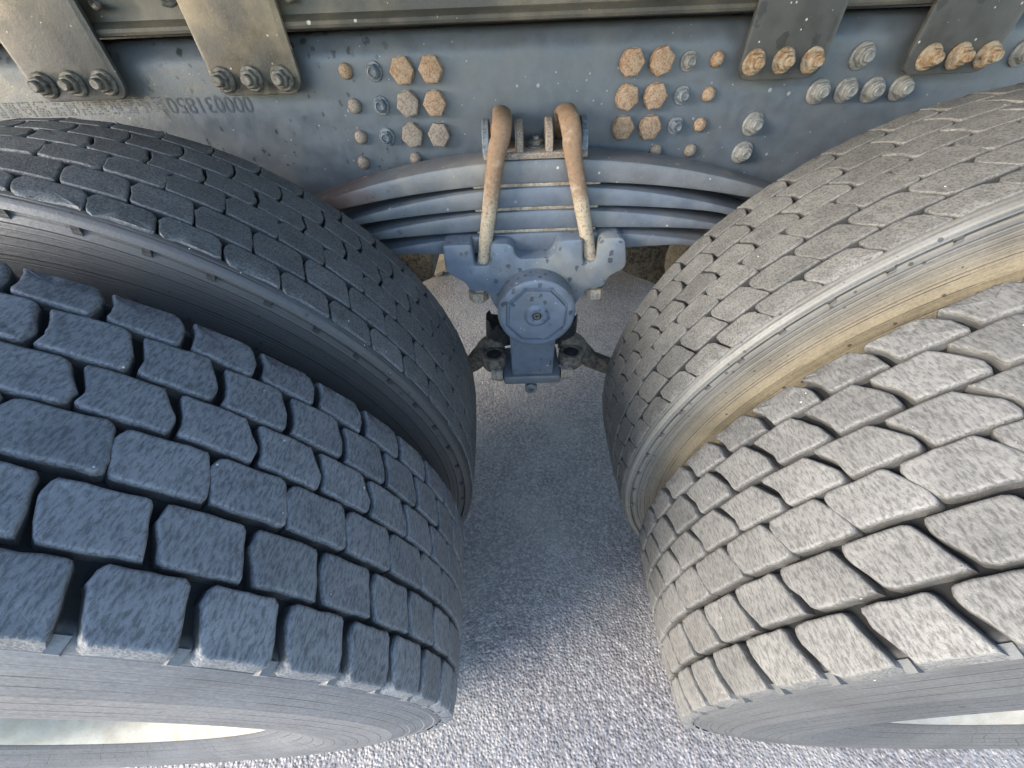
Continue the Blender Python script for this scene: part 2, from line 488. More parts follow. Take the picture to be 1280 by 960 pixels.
# ------------------------------------------------------------------ wheels
RIM_R = 0.285
ROWS = [  # outline corners (degrees along the tread, metres across) of one block in each of the six rows
    dict(ph=-0.70, pts=[(0.0, .040), (-0.10, .029), (1.45, -.001), (6.66, -.001), (5.14, .040)], depth=1.0),
    dict(ph=0.63, pts=[(0.0, .087), (0.0, .073), (1.55, .047), (7.20, .047), (5.60, .087)], depth=1.0),
    dict(ph=2.00, pts=[(0.0, .134), (-0.30, .123), (1.02, .096), (7.18, .095), (7.12, .106), (5.62, .135)], depth=0.8),
    dict(ph=3.38, pts=[(0.0, .177), (1.42, .154), (1.48, .140), (7.52, .139), (7.56, .152), (5.42, .178)], depth=0.8),
    dict(ph=4.78, pts=[(0.0, .223), (1.42, .199), (1.58, .184), (7.38, .183), (7.26, .197), (5.34, .226)], depth=1.0),
    dict(ph=0.0, pts=[(0.0, .264), (1.18, .246), (1.42, .231), (7.06, .228), (6.74, .247), (5.32, .266)], depth=1.0),
]

ROWS_WORN = [  # the same rows worn down: narrow slits that open into small holes
    dict(ph=-0.70, pts=[(0.0, .0395), (-0.10, .029), (1.20, .0075), (7.45, .0075), (6.18, .032), (5.2, .0395)], depth=1.0),
    dict(ph=0.63, pts=[(0.0, .087), (0.0, .073), (1.55, .047), (7.80, .047), (6.32, .076), (5.62, .087)], depth=1.0),
    dict(ph=2.00, pts=[(0.0, .1345), (-0.30, .123), (1.02, .096), (7.18, .095), (7.22, .106), (6.02, .128), (5.72, .1355)], depth=0.8),
    dict(ph=3.38, pts=[(0.0, .177), (1.42, .154), (1.48, .140), (7.52, .139), (7.66, .152), (6.05, .1775)], depth=0.8),
    dict(ph=4.78, pts=[(0.0, .223), (1.42, .199), (1.58, .184), (7.42, .183), (7.72, .199), (6.20, .2245)], depth=1.0),
    dict(ph=0.0, pts=[(0.0, .264), (1.18, .246), (1.42, .231), (7.10, .2295), (7.46, .247), (6.30, .2655)], depth=1.0),
]

def block_mesh(name, row, R, dstep, depth, worn, mat, seed):
    """one tread block about the wheel axis (y), its left top corner at the top of the wheel"""
    rg = random.Random(seed)
    k = dstep / 6.667
    m = math.radians(1) * R
    poly = [(a * k * m, t) for a, t in row['pts']]
    if area(poly) < 0: poly = poly[::-1]
    if worn:
        tm = 0.5 * (min(t for _, t in poly) + max(t for _, t in poly))
        poly = [(x, tm + (t - tm) * 1.055) for x, t in poly]
        poly = inset(poly, -worn)
    rc = 0.0042 if not worn else 0.0045
    poly_grow = 0.0007 if not worn else 0.0
    poly = round_poly(inset(poly, -poly_grow) if poly_grow else poly, rc, 2)
    # extra points along the long edges so that wear can nibble at them
    fine = []
    for i in range(len(poly)):
        a, b = Vector(poly[i]), Vector(poly[(i + 1) % len(poly)])
        fine.append(tuple(a))
        L = (b - a).length
        nn = int(L / 0.013)
        for j in range(1, nn + 1):
            fine.append(tuple(a.lerp(b, j / (nn + 1))))
    j = 0.0008 if not worn else 0.0009
    fine = [(x + rg.uniform(-j, j), y + rg.uniform(-j, j)) for x, y in fine]
    bev = 0.0022 if not worn else 0.0011
    def cyl(p, h):
        s, t = p
        a = s / R
        crown = -0.0035 * ((t - 0.1315) / 0.13) ** 2 - (0.0025 if t < 0.008 or t > 0.262 else 0.0)
        r = R + h + crown
        return (r * math.sin(a), t - 0.1315, r * math.cos(a))
    n = len(fine)
    mb = MB()
    hh = [rg.uniform(-0.0002, 0.0002) for _ in range(n)]
    lvl = [(inset(fine, -0.0016), -depth * row['depth'] - 0.002), (fine, -bev), (inset(fine, bev * 0.32), -bev * 0.28), (inset(fine, bev), 0.0), (inset(fine, bev + 0.0014), 0.0)]
    rings = [[cyl(p, h + (hh[i] if k_ > 1 else 0)) for i, p in enumerate(pl)] for k_, (pl, h) in enumerate(lvl)]
    mb.rings(rings)
    o = len(mb.v); base = (len(rings) - 1) * n
    cx = sum(p[0] for p in fine) / n; cy = sum(p[1] for p in fine) / n
    mb.v.append(cyl((cx, cy), 0.0))
    for i in range(n): mb.f.append((base + i, base + (i + 1) % n, o))
    me = mb.mesh(name, 50)
    me.materials.append(mat)
    return me

def casing_mesh(R, depth, worn):
    W2 = 0.1315
    b = R - depth
    half = [(W2 - 0.010, b), (W2 - 0.006, b - 0.001), (W2 - 0.001, b - 0.004), (W2 + 0.002, R - 0.024)] if not worn else \
           [(W2 - 0.016, b), (W2 - 0.0088, b), (W2 - 0.0082, R - 0.0052), (W2 - 0.004, R - 0.0072), (W2 + 0.0008, R - 0.011), (W2 + 0.004, R - 0.016), (W2 + 0.0048, R - 0.0185), (W2 + 0.001, R - 0.021), (W2 + 0.002, R - 0.026)]
    # sidewall with shallow moulded ribs
    side = [(0.005, -0.032), (0.0045, -0.034), (0.008, -0.046), (0.0075, -0.048), (0.012, -0.066), (0.0115, -0.068), (0.016, -0.090), (0.0155, -0.092),
            (0.0195, -0.125), (0.019, -0.128), (0.0205, -0.150), (0.018, -0.185), (0.017, -0.188), (0.012, -0.212), (0.004, -0.235), (-0.001, -0.246), (-0.001, -0.252), (-0.006, -0.262)]
    half += [(W2 + a, R + h) for a, h in side]
    prof = [(r, -y) for y, r in half[::-1]] + [(b, -0.07), (b + 0.001, 0.0), (b, 0.07)] + [(r, y) for y, r in half]
    mb = MB()
    lathe_y(mb, prof, 144)
    return mb.mesh('tyre_casing', 25)

def rim_mesh(outer):
    mb = MB()
    if outer:
        # flange, lock ring, barrel, then the concave disc
        prof = [(0.276, 0.02), (0.284, -0.112), (0.296, -0.116), (0.301, -0.121), (0.300, -0.126), (0.292, -0.127), (0.282, -0.122), (0.274, -0.112), (0.268, -0.104),
                (0.262, -0.085), (0.258, -0.04), (0.252, 0.0), (0.235, 0.022), (0.20, 0.036), (0.17, 0.040), (0.165, 0.040)]
    else:
        prof = [(0.284, 0.112), (0.298, 0.118), (0.298, 0.126), (0.282, 0.122), (0.262, 0.085), (0.258, -0.04), (0.262, -0.085), (0.282, -0.122), (0.298, -0.126), (0.298, -0.118), (0.284, -0.112)]
    lathe_y(mb, prof, 96)
    return mb.mesh('rim', 30)

def hub_mesh():
    mb = MB()
    lathe_y(mb, [(0.17, 0.040), (0.166, 0.036), (0.14, 0.036), (0.105, 0.030), (0.10, -0.02), (0.092, -0.06), (0.075, -0.075), (0.03, -0.080)], 40, cap1=True)
    for i in range(10):
        a = 2 * PI * i / 10
        c = (0.142 * math.cos(a), 0.0, 0.142 * math.sin(a))
        lathe_y(mb, [(0.017, 0.037), (0.017, 0.028), (0.0135, 0.026), (0.0135, 0.008), (0.010, 0.006), (0.010, -0.012)], 6, c, cap1=True)
    return mb.mesh('wheel_hub', 35)

def lug_mesh(R, name):
    """small moulded ledge in the shoulder under the end of a groove"""
    mb = MB()
    m = math.radians(1) * R
    def P(s, y, h): a = s / R; r = R + h; return (r * math.sin(a), y, r * math.cos(a))
    y0 = -0.1315
    w = 0.0048
    fr = [P(-w, y0 + 0.004, -0.013), P(w, y0 + 0.004, -0.013), P(w * 0.8, y0 - 0.0045, -0.019), P(-w * 0.8, y0 - 0.0045, -0.019)]
    bk = [P(-w * 1.1, y0 + 0.004, -0.026), P(w * 1.1, y0 + 0.004, -0.026), P(w, y0 - 0.0035, -0.030), P(-w, y0 - 0.0035, -0.030)]
    mb.rings([fr, bk], True, True, True)
    me = mb.mesh(name, 30)
    return me

def make_wheel(label, group, side, outer, y_c, R, nblk, phase, worn, mt, mc, mrim, twist, vis, phases=None, full=True):
    ax = side * 0.7093
    # the wheel stands a little toed round the middle of the pair
    dy = y_c - 0.3
    loc = (ax - math.sin(twist) * dy, 0.3 + math.cos(twist) * dy, 0.0)
    root = thing('truck_wheel', label, 'wheel', loc, twist, group)
    zc = 0.53
    depth = 0.0145 if not worn else 0.013
    cm = casing_mesh(R, depth + (0.0005), worn); cm.materials.append(mc)
    place('tyre_casing', cm, root, (0, 0, zc))
    rm = rim_mesh(outer); rm.materials.append(mrim)
    place('rim', rm, root, (0, 0, zc))
    if outer and full:
        hm = hub_mesh(); hm.materials.append(mrim)
        place('wheel_hub', hm, root, (0, 0, zc))
    step = 360.0 / nblk
    rest = MB()
    nvar = 3
    for ri, row in enumerate(ROWS_WORN if worn else ROWS):
        me = [block_mesh('tread_block', row, R, step, depth, worn, mt, 100 * ri + v + (7 if side > 0 else 0)) for v in range(nvar)]
        off = phases[ri] if phases else phase
        for i in range(nblk):
            phi = (off + row['ph'] * step / 6.667 + i * step + 180) % 360 - 180
            zlow = zc + R * math.cos(math.radians(phi + step * 0.5))
            if zlow < 0.0: continue                      # flattened against the ground
            j = random.Random(i * 31 + ri).randrange(nvar)
            if vis[0] <= phi <= vis[1]:
                place('tread_block', me[j], root, (0, 0, zc), (random.uniform(-.0015, .0015), math.radians(phi + random.uniform(-.06, .06)), 0))
            else:
                c, s = math.cos(math.radians(phi)), math.sin(math.radians(phi))
                vs = [(v.co.x * c + v.co.z * s, v.co.y, -v.co.x * s + v.co.z * c) for v in me[0].vertices]
                rest.add(vs, [tuple(p.vertices) for p in me[0].polygons])
    if rest.v:
        o = rest.build('tread_block', mt, root, (0, 0, zc), sharp=50)
        o['kind'] = 'stuff'
    if full:
        lm = lug_mesh(R, 'shoulder_lug'); lm.materials.append(mc)
        for i in range(nblk):
            phi = (phase + (ROWS[0]['ph'] + 0.35) * step / 6.667 + i * step + 180) % 360 - 180
            if vis[0] <= phi <= vis[1]:
                place('shoulder_lug', lm, root, (0, 0, zc), (0, math.radians(phi), 0))
    return root

GW = 'wheels of the tandem axle on the near side'
Y0, WID, DUAL = 0.0497, 0.263, 0.346
make_wheel('outer truck wheel on the left, bluish grey deep chevron tread and grey sidewall', GW, -1, True, Y0 + WID / 2, 0.55, 54, 4.2 + 19.8, 0, M['tread_blue'], M['casing_lo'], M['rim'], 0.0252, (-75, 104))
make_wheel('outer truck wheel on the right, pale dusty deep chevron tread lit by the sun', GW, 1, True, Y0 - 0.006 + WID / 2, 0.55, 54, 0.45, 0, M['tread_tan'], M['casing_ro'], M['rim_grey'], -0.0242, (-104, 75))
make_wheel('inner truck wheel on the left, worn dark tread with narrow grooves beside the spring', GW, -1, False, Y0 + DUAL + WID / 2, 0.5647, 57, 4.0, 0.0004, M['tread_worn_blue'], M['casing_li'], M['rim_dark'], 0.0252, (-75, 104))
make_wheel('inner truck wheel on the right, worn tread with tan clay dust on its sidewall', GW, 1, False, Y0 - 0.006 + DUAL + WID / 2, 0.5647, 57, 5.9, 0.0004, M['tread_worn_tan'], M['casing_ri'], M['rim_dark'], -0.0242, (-104, 75))
GF = 'wheels on the far side of the truck'
for s, lab in ((-1, 'far side wheel behind the left end of the leaf spring, tan with dust'), (1, 'far side wheel behind the right end of the leaf spring, tan with dust')):
    make_wheel(lab, GF, s, False, 2.20 + WID / 2, 0.56, 54, 2.0, 0.0, M['tread_worn_tan'], M['casing_far'], M['rim_dark'], 0.0, (60, 130) if s < 0 else (-130, -60), full=False)

# the two driven axles, added to help darken the ground under the truck
for s, w_ in ((-1, 'left'), (1, 'right')):
    ax_ = thing('axle_housing', 'dusty tan axle housing half hidden behind the inner wheel on the %s' % w_, 'axle', (s * 0.7093, 1.42, 0.53))
    mb = MB()
    lathe_y(mb, [(0.085, -0.78), (0.085, -0.30), (0.13, -0.18), (0.20, -0.10), (0.22, 0.0), (0.20, 0.10), (0.13, 0.18), (0.085, 0.30), (0.085, 0.82)], 28, cap0=True, cap1=True)
    mb.build('axle_tube', M['mud'], ax_)
    mb = MB()
    plate_xz(mb, round_poly([(-s * 0.36, 0.06), (-s * 0.36, -0.06), (-s * 0.20, -0.13), (-s * 0.05, -0.13), (-s * 0.05, 0.13), (-s * 0.20, 0.13)], 0.02, 3), -0.10, 0.10, 0.01)
    mb.build('drive_head', M['rod'], ax_)

# ------------------------------------------------------------------ fasteners
def fm(name, profs, mat, cap=True):
    """mesh from lathe pieces: (profile, segments); y = 0 on the surface, -y towards the viewer"""
    mb = MB()
    for prof, n, ph in profs:
        lathe_y(mb, prof, n, cap1=cap, ph=ph)
    me = mb.mesh(name, 35)
    me.materials.append(mat)
    return me

def hexp(af, y0, y1, ch=0.0022):
    r = af / math.sqrt(3)
    return [(r, y0), (r, y1 + ch), (r * 0.9, y1 + 0.0003), (r * 0.86, y1)]

def hex_bolt(mat, af=0.036): return fm('hex_bolt', [([(0.0195, 0.0), (0.0195, -0.003), (0.018, -0.004)], 24, 0), (hexp(af, -0.003, -0.016), 6, 0)], mat)
def rivet(mat): return fm('rivet', [([(0.0115, 0.0), (0.0115, -0.003), (0.0100, -0.007), (0.0065, -0.0098), (0.002, -0.0108)], 18, 0)], mat)
def lock_nut(mat): return fm('lock_nut', [([(0.0145, 0.0), (0.0145, -0.0022), (0.0135, -0.0032)], 22, 0), (hexp(0.019, -0.003, -0.012, 0.002), 6, 0.2), ([(0.0082, -0.011), (0.0082, -0.015), (0.0065, -0.0165), (0.0060, -0.016), (0.0055, -0.0125)], 16, 0)], mat)
def flange_nut(mat, long=0.024): return fm('flange_nut', [([(0.0180, 0.0), (0.0180, -0.0018), (0.0160, -0.0045)], 24, 0), (hexp(0.023, -0.004, -0.0135, 0.002), 6, 0.1),
                     ([(0.0080, -0.013), (0.0080, -long + 0.002), (0.0062, -long)], 16, 0)], mat)
def domed_nut(mat): return fm('domed_nut', [([(0.0195, 0.0), (0.0195, -0.003), (0.0175, -0.005)], 24, 0), (hexp(0.027, -0.004, -0.013, 0.003), 6, 0.3), ([(0.0125, -0.012), (0.0118, -0.0165), (0.0098, -0.0175)], 20, 0),
                     ([(0.0085, -0.017), (0.0085, -0.0205), (0.0068, -0.0225), (0.004, -0.0215)], 16, 0)], mat)

# ------------------------------------------------------------------ chassis frame
frame = thing('chassis_frame', 'long blue grey truck chassis rail with bolt rows and bolted plates across the top', 'truck frame', (0, 0.85, 0))
FY = 0.85      # world y of the rail face; children use y relative to it
mb = MB()
# channel section with rounded upper bend, outer face at y = 0
prof = [(0.0, 0.86)]
prof += [(0.0, 0.95), (0.0, 1.05)]
rb = 0.040
for k in range(0, 9):
    a = PI / 2 * k / 8
    prof.append((rb - rb * math.cos(a), 1.1645 - rb + rb * math.sin(a)))
prof += [(0.09, 1.1645), (0.09, 1.1565), (0.045, 1.1565), (0.012, 1.12), (0.010, 0.87), (0.09, 0.868), (0.09, 0.858), (0.02, 0.856)]
xs = np.linspace(-2.2, 2.2, 45)
mb.rings([[(x, y, z) for y, z in prof] for x in xs], True, True, True)
rail = mb.build('frame_rail', M['paint'], frame, sharp=30)

mb = MB()
lip = [(0.004, 1.1685)]
lip = [(0.010, 1.1675), (-0.014, 1.1675), (-0.0185, 1.1690), (-0.0205, 1.1725), (-0.019, 1.177), (-0.012, 1.182), (-0.004, 1.1855), (-0.002, 1.20), (-0.002, 1.36), (0.010, 1.37), (0.09, 1.37), (0.09, 1.1675)]
mb.rings([[(x, y, z) for y, z in lip] for x in xs], True, True, True)
sub = mb.build('subframe_beam', M['paint_sub'], frame, sharp=35)
# unseen dump body floor, placed and sized to shade running gear and ground
mb = MB()
box(mb, -4.5, 4.5, -0.54, 1.78, 1.40, 1.46, 0.01)
mb.build('unseen_body_floor', M['paint_plate'], frame)
# the other rail and the cross member, far behind
mb = MB()
box(mb, -2.2, 2.2, 0.86, 0.87, 0.86, 1.164, 0.003)
mb.build('frame_rail', M['paint'], frame)
mb = MB()
box(mb, -2.2, 2.2, 0.80, 0.88, 1.169, 1.37, 0.006)
mb.build('subframe_beam', M['paint_sub'], frame)

def mount(name, me, parent, pts, y=0.0, jit=0.12):
    for i, (x, z) in enumerate(pts):
        place(name, me, parent, (x, y - 0.0008, z), (random.uniform(-.03, .03), random.uniform(-PI, PI) if jit is None else random.uniform(-jit, jit) + random.choice((0, PI / 3)), 0))

hb = hex_bolt(M['rust']); hb2 = hex_bolt(M['rust_grey'])
mount('hex_bolt', hb, rail, [(-.234, 1.112), (-.185, 1.112), (-.186, 1.065), (.158, 1.111), (.208, 1.111), (.158, 1.063), (.208, 1.063), (.158, 1.017), (.209, 1.016)], jit=0.3)
mount('hex_bolt', hb2, rail, [(-.234, 1.066), (-.236, 1.018), (-.186, 1.017)], jit=0.3)
rv = rivet(M['rust']); rv2 = rivet(M['rust_grey'])
mount('rivet', rv, rail, [(.305, 1.11), (.306, 1.062), (.305, 1.016), (-.332, 1.114)])
mount('rivet', rv2, rail, [(-.332, 1.065), (-.335, 1.017), (-.343, .974), (.299, .974), (-.239, .978), (.231, .976)])
ln = lock_nut(M['zinc_blue']); ln2 = lock_nut(M['zinc'])
mount('lock_nut', ln, rail, [(-.284, 1.112), (-.284, 1.064), (-.286, 1.016), (.258, 1.062), (.259, 1.016)])
mount('lock_nut', ln2, rail, [(.257, 1.109)])
dn = domed_nut(M['zinc'])
mount('domed_nut', dn, rail, [(.503, 1.060), (.552, 1.060), (.600, 1.059), (.650, 1.060), (.553, 1.107), (.83, 1.103), (.879, 1.103)])
mount('lock_nut', domed_nut(M['zinc']), rail, [(.405, 1.014), (.403, .967)])

# bolted plates that tie the subframe to the rail
def tie_plate(x0, x1, zb, mat, nutmat, nuts):
    mb = MB()
    p = round_poly([(x0, zb), (x1, zb), (x1, 1.34), (x0, 1.34)], [0.024, 0.024, 0.004, 0.004], 4)
    mb_y = -0.0305
    plate_xz(mb, p, mb_y, mb_y + 0.0085, 0.0018)
    pl = mb.build('mounting_plate', mat, frame)
    # packing strip between plate and rail web
    mb = MB()
    plate_xz(mb, round_poly([(x0 + 0.028, zb + 0.016), (x1 - 0.028, zb + 0.016), (x1 - 0.028, 1.150), (x0 + 0.028, 1.150)], 0.02, 3), mb_y + 0.0088, -0.0006, 0.001)
    mb.build('packing_plate', M['steel_dark'], pl)
    me = flange_nut(nutmat)
    mount('flange_nut', me, pl, nuts, mb_y)
    return pl
P1 = tie_plate(-.853, -.700, 1.090, M['paint_plate'], M['steel_dark'], [(-.829, 1.113), (-.779, 1.1135), (-.727, 1.1135)])
P2 = tie_plate(-.549, -.402, 1.089, M['paint_plate_rusty'], M['steel_dark'], [(-.529, 1.111), (-.481, 1.111), (-.431, 1.110)])
P3 = tie_plate(.334, .474, 1.082, M['paint_plate'], M['rust_nut'], [(.355, 1.106), (.403, 1.107), (.451, 1.106)])
P4 = tie_plate(.611, .758, 1.081, M['paint_plate'], M['rust_nut'], [(.645, 1.104), (.693, 1.104), (.740, 1.104)])
# bent pins beside the plates
for x, s in ((-.682, -1), (-.568, 1), (-.386, -1)):
    mb = MB()
    tube(mb, smooth_path([(x + 0.012 * s, 0.003, 1.212), (x + 0.010 * s, -0.008, 1.207), (x, -0.018, 1.202), (x - 0.008 * s, -0.022, 1.204)], 4), 0.0045, 8)
    mb.build('hook', M['steel_dark'], sub)

# stamped number, upside down on the rail, followed by smudged dot-matrix marks
def stamped(parent):
    cu = bpy.data.curves.new('stamped_number', 'FONT')
    cu.body = '000031850'
    cu.size = 0.0315
    cu.space_character = 1.02
    cu.extrude = 0.0
    tmp = bpy.data.objects.new('tmp', cu)
    COL.objects.link(tmp)
    dg = bpy.context.evaluated_depsgraph_get()
    me = bpy.data.meshes.new_from_object(tmp.evaluated_get(dg))
    bpy.data.objects.remove(tmp)
    xs_ = [v.co.x for v in me.vertices]; ys_ = [v.co.y for v in me.vertices]
    w = max(xs_) - min(xs_); h = max(ys_) - min(ys_)
    for v in me.vertices:
        u = (v.co.x - min(xs_)) / w; q = (v.co.y - min(ys_)) / h
        v.co = (-0.516 - 0.150 * u, -0.0009, 1.0845 - 0.0235 * q + 0.003 * u)
    me.materials.clear(); me.materials.append(M['ink'])
    place('stamped_number', me, parent)
    # illegible smudged cells
    mb = MB(); rg = random.Random(3)
    for c in range(15):
        x0 = -0.673 - c * 0.0265
        for i in range(7):
            for j in range(7):
                on = rg.random() < 0.50 or i in (0,) and rg.random() < .6 or j == 0 and rg.random() < .6
                if not on: continue
                x = x0 - i * 0.0029; z = 1.088 - j * 0.0033
                d = 0.0011
                mb.add([(x - d, -0.0009, z - d), (x + d, -0.0009, z - d), (x + d, -0.0009, z + d), (x - d, -0.0009, z + d)], [(0, 1, 2, 3)])
    mb.build('smudged_print', M['ink_faint'], parent)
stamped(rail)

# ------------------------------------------------------------------ leaf spring pack
CX = -0.008
spring = thing('leaf_spring', 'blue grey stack of curved spring leaves clamped by rusty bolts under the rail', 'leaf spring', (CX, 0.78, 0.76))
def S(x, y, z): return (x - CX, y - 0.78, z - 0.76)
LEAVES = [(.9960, .350, .9570, .250, .66, 'paint_spring_top'), (.9520, .370, .9165, .185, .60, 'paint_spring'), (.9115, .310, .8750, .110, .50, 'paint_spring'), (.8700, .270, .8290, -.055, .42, 'paint_spring')]
for zt, ct, zb, cb, half, mt in LEAVES:
    mb = MB(); rings = []
    for x in np.linspace(-half, half, 49):
        a = max(abs(x) - 0.085, 0.0)
        k = x * x
        top = zt - ct * k; bot = zb - cb * k
        if top - bot < 0.014: bot = top - 0.014
        b = min(0.006, (top - bot) * 0.3)
        y0, y1 = 0.735, 0.825
        sec = [(y0 + b, bot), (y0 + b * .3, bot + b * .3), (y0, bot + b), (y0, top - b), (y0 + b * .3, top - b * .3), (y0 + b, top), (y1 - b, top), (y1, top - b), (y1, bot + b), (y1 - b, bot)]
        rings.append([S(CX + x, y, z) for y, z in sec])
    mb.rings(rings, True, True, True)
    mb.build('leaf', M[mt], spring, sharp=35)
# thin liners clamped between the leaves
for z0, z1 in ((.9165 + .0355 - .0005, .957 + .0005), (.875 + .0365 - .0005, .9165 + .0005), (.829 + .041 - .0005, .8755)):
    mb = MB()
    box(mb, -0.115, 0.115, -0.041, 0.041, z0 - 0.76, z1 - 0.76, 0.0012)
    mb.build('liner', M['mud'], spring)
# block under the pack, between the saddle towers
mb = MB(); box(mb, -0.045, 0.045, -0.043, 0.043, 0.815 - 0.76, 0.8285 - 0.76, 0.002)
mb.build('spacer_block', M['rod'], spring)
# top clamp plate with its centre bolt
mb = MB(); x0, x1 = -0.092, 0.086
box(mb, x0, x1, -0.0465, 0.043, 0.9962 - 0.76, 1.0065 - 0.76, 0.0025)
tp = mb.build('clamp_plate', M['rust_grey'], spring)
mb = MB()
for r, z0, z1, n in ((0.017, 0.0, 0.003, 20), (0.0125, 0.003, 0.011, 6), (0.006, 0.011, 0.016, 12)):
    mb.rings([circle(n, r, lambda a, b: (a, b - 0.006, z0 + 1.0065 - 0.76)), circle(n, r, lambda a, b: (a, b - 0.006, z1 + 1.0065 - 0.76)), circle(n, r * .8, lambda a, b: (a, b - 0.006, z1 + 1.0065 - 0.76 + 0.0008))], True, False, True)
mb.build('centre_bolt', M['steel_dark'], tp)
# guides that cradle each U-bolt
for gx in (-.095, -.038, .013, .072):
    mb = MB()
    poly = [(-0.044, 0.0), (0.044, 0.0)] + [(0.044 * math.cos(a), 0.010 + 0.040 * math.sin(a)) for a in np.linspace(0.05, PI - 0.05, 13)]
    t = 0.0065
    lean = 0.10 * (-1 if gx > 0 else 1) * 0
    rings = []
    for xx, ins in ((-t, 0.003), (-t + 0.002, 0.0), (t - 0.002, 0.0), (t, 0.003)):
        q = inset(poly, ins)
        rings.append([S(gx + xx, 0.782 + a, 0.9985 + b) for a, b in q])
    mb.rings(rings, True, True, True)
    mb.build('bolt_guide', M['zinc_blue'] if abs(gx) > .05 else M['rust_grey'], spring)
# U-bolts over the pack
for top, mid, low, end in (((-.066), (-.080), (-.115), (-.131)), ((.043), (.052), (.0995), (.116))):
    pts = [(end, .722, .735), (low, .719, .820), (mid - (0.0), .718, .998), (top - (.004 if top < 0 else -.004), .724, 1.030), (top, .742, 1.0505), (top, .782, 1.0565), (top, .822, 1.0505),
           (top - (.004 if top < 0 else -.004), .840, 1.030), (mid, .846, .998), (low, .846, .820), (end, .846, .735)]
    path = smooth_path([S(*p) for p in pts], 6)
    n = len(path)
    flat = []
    for p in path:
        k = min(max((p.z + 0.76 - 1.0) / 0.045, 0), 1)
        q = min(max((p.z + 0.76 - 0.80) / 0.22, 0), 1)
        flat.append(((0.92 + 0.22 * q) * (1.0 + 0.10 * k), (0.86 - 0.10 * q) * (1.0 - 0.12 * k)))
    mb = MB()
    tube(mb, path, 0.0131, 16, True, flat)
    ub = mb.build('u_bolt', M['clamp'], spring, sharp=60)
    for y in (.722, .846):
        mb = MB()
        c = S(end, y, .757)
        mb.rings([circle(6, 0.0215, lambda a, b: (c[0] + a, c[1] + b, c[2])), circle(6, 0.0215, lambda a, b: (c[0] + a, c[1] + b, c[2] - 0.022)), circle(6, 0.018, lambda a, b: (c[0] + a, c[1] + b, c[2] - 0.024))], True, True, True)
        mb.build('u_bolt_nut', M['mud'], ub)
# saddle that carries the pack
half_l = [(-.190, .812), (-.153, .785), (-.146, .765), (-.112, .765), (-.100, .735), (-.08, .69), (.06, .69), (.080, .735), (.094, .762), (.130, .765), (.138, .789), (.170, .807), (.158, .869),
          (.110, .869), (.108, .822), (.082, .822), (.078, .868), (.034, .867), (.022, .834), (-.048, .834), (-.054, .864), (-.096, .867), (-.102, .822), (-.131, .822), (-.133, .866), (-.188, .866)]
poly = round_poly(half_l, [.012, .012, .012, .009, .009, .012, .012, .012, .012, .009, .009, .012, .014, .012, .007, .006, .006, .008, .012, .014, .014, .012, .008, .006, .006, .007, .012], 3)
mb = MB()
plate_xz(mb, [(x - CX, z - .76) for x, z in poly], .700 - .78, .862 - .78, 0.0045)
mb.build('spring_saddle', M['paint_hub'], spring, sharp=40)

# ------------------------------------------------------------------ trunnion: end cap and shaft bracket
trun = thing('trunnion_bracket', 'blue round trunnion end cap with recessed octagon and a bracket below it', 'trunnion', (-0.012, 0.76, 0.47))
def T(x, y, z): return (x + 0.012, y - 0.76, z - 0.47)
mb = MB()
oct_r = ngon_r(8, 0.0630, PI / 8 - 0.06)
oct_i = ngon_r(8, 0.0600, PI / 8 - 0.06)
cz = 0.733
prof = [(0.080, 0.11), (0.080, 0.030), (0.0797, 0.009), (0.0780, 0.0035), (0.0745, 0.0008), (0.071, 0.0), (oct_r, 0.0), (oct_i, 0.0045), (ngon_r(8, 0.0565, PI / 8 - 0.06), 0.0045), (ngon_r(8, 0.0555, PI / 8 - 0.06), -0.001), (0.032, -0.001), (0.026, -0.0005), (0.0215, -0.0045), (0.019, -0.0055), (0.013, -0.0055), (0.0095, -0.0035), (0.0085, 0.0085)]
lathe_y(mb, prof, 64, T(-0.0105, .653, cz), ph=-0.06)
lathe_y(mb, [(0.0090, 0.0085), (0.001, 0.0088)], 16, T(-0.0105, .653, cz), cap1=True)
cap = mb.build('end_cap', M['paint_hub'], trun, sharp=30)
mb = MB(); lathe_y(mb, [(0.0078, 0.0), (0.0070, -0.0025), (0.0035, -0.003), (0.003, 0.002)], 6, T(-0.0105, .6535, cz), cap1=True)
mb.build('plug', M['steel_dark'], cap)
mb = MB()
lathe_y(mb, [(0.060, 0.0), (0.060, 0.50)], 24, T(-0.0105, .76, cz), True, True)
mb.build('shaft', M['rod'], trun)
mb = MB()
plate_xz(mb, [(x + .012, z - .47) for x, z in round_poly([(-.066, .520), (.036, .520), (.038, .655), (.052, .72), (-.076, .72), (-.068, .655)], [.008, .008, .02, .01, .01, .02], 3)], .700 - .76, .80 - .76, 0.0055)
mb.build('bracket_body', M['paint_hub'], trun)
mb = MB()
box(mb, T(-.088, 0, 0)[0], T(.056, 0, 0)[0], .692 - .76, .815 - .76, .500 - .47, .528 - .47, 0.006)
fl = mb.build('bracket_flange', M['paint_spring'], trun)
for x, m_, dx in ((-.098, 'mud', -1), (.066, 'mud', 1)):
    for k, (w, r) in enumerate(((0.016, 0.019), (0.012, 0.016))):
        mb = MB()
        xx = x + dx * k * 0.015
        rings = [[T(xx - w / 2 + e * w, .722 + r * math.cos(a), .512 + r * math.sin(a)) for a in np.linspace(0, 2 * PI, 6 if k == 0 else 12, endpoint=False)] for e in (0, 1)]
        mb.rings(rings, True, True, True)
        mb.build('nut', M[m_], fl)
mb = MB()
lathe_y(mb, [(0.016, 0.010), (0.016, -0.002), (0.013, -0.004), (0.0075, -0.004), (0.006, 0.004)], 20, T(-.018, .700, .478))
lathe_y(mb, [(0.0062, 0.003), (0.001, 0.003)], 12, T(-.018, .700, .478), cap1=True)
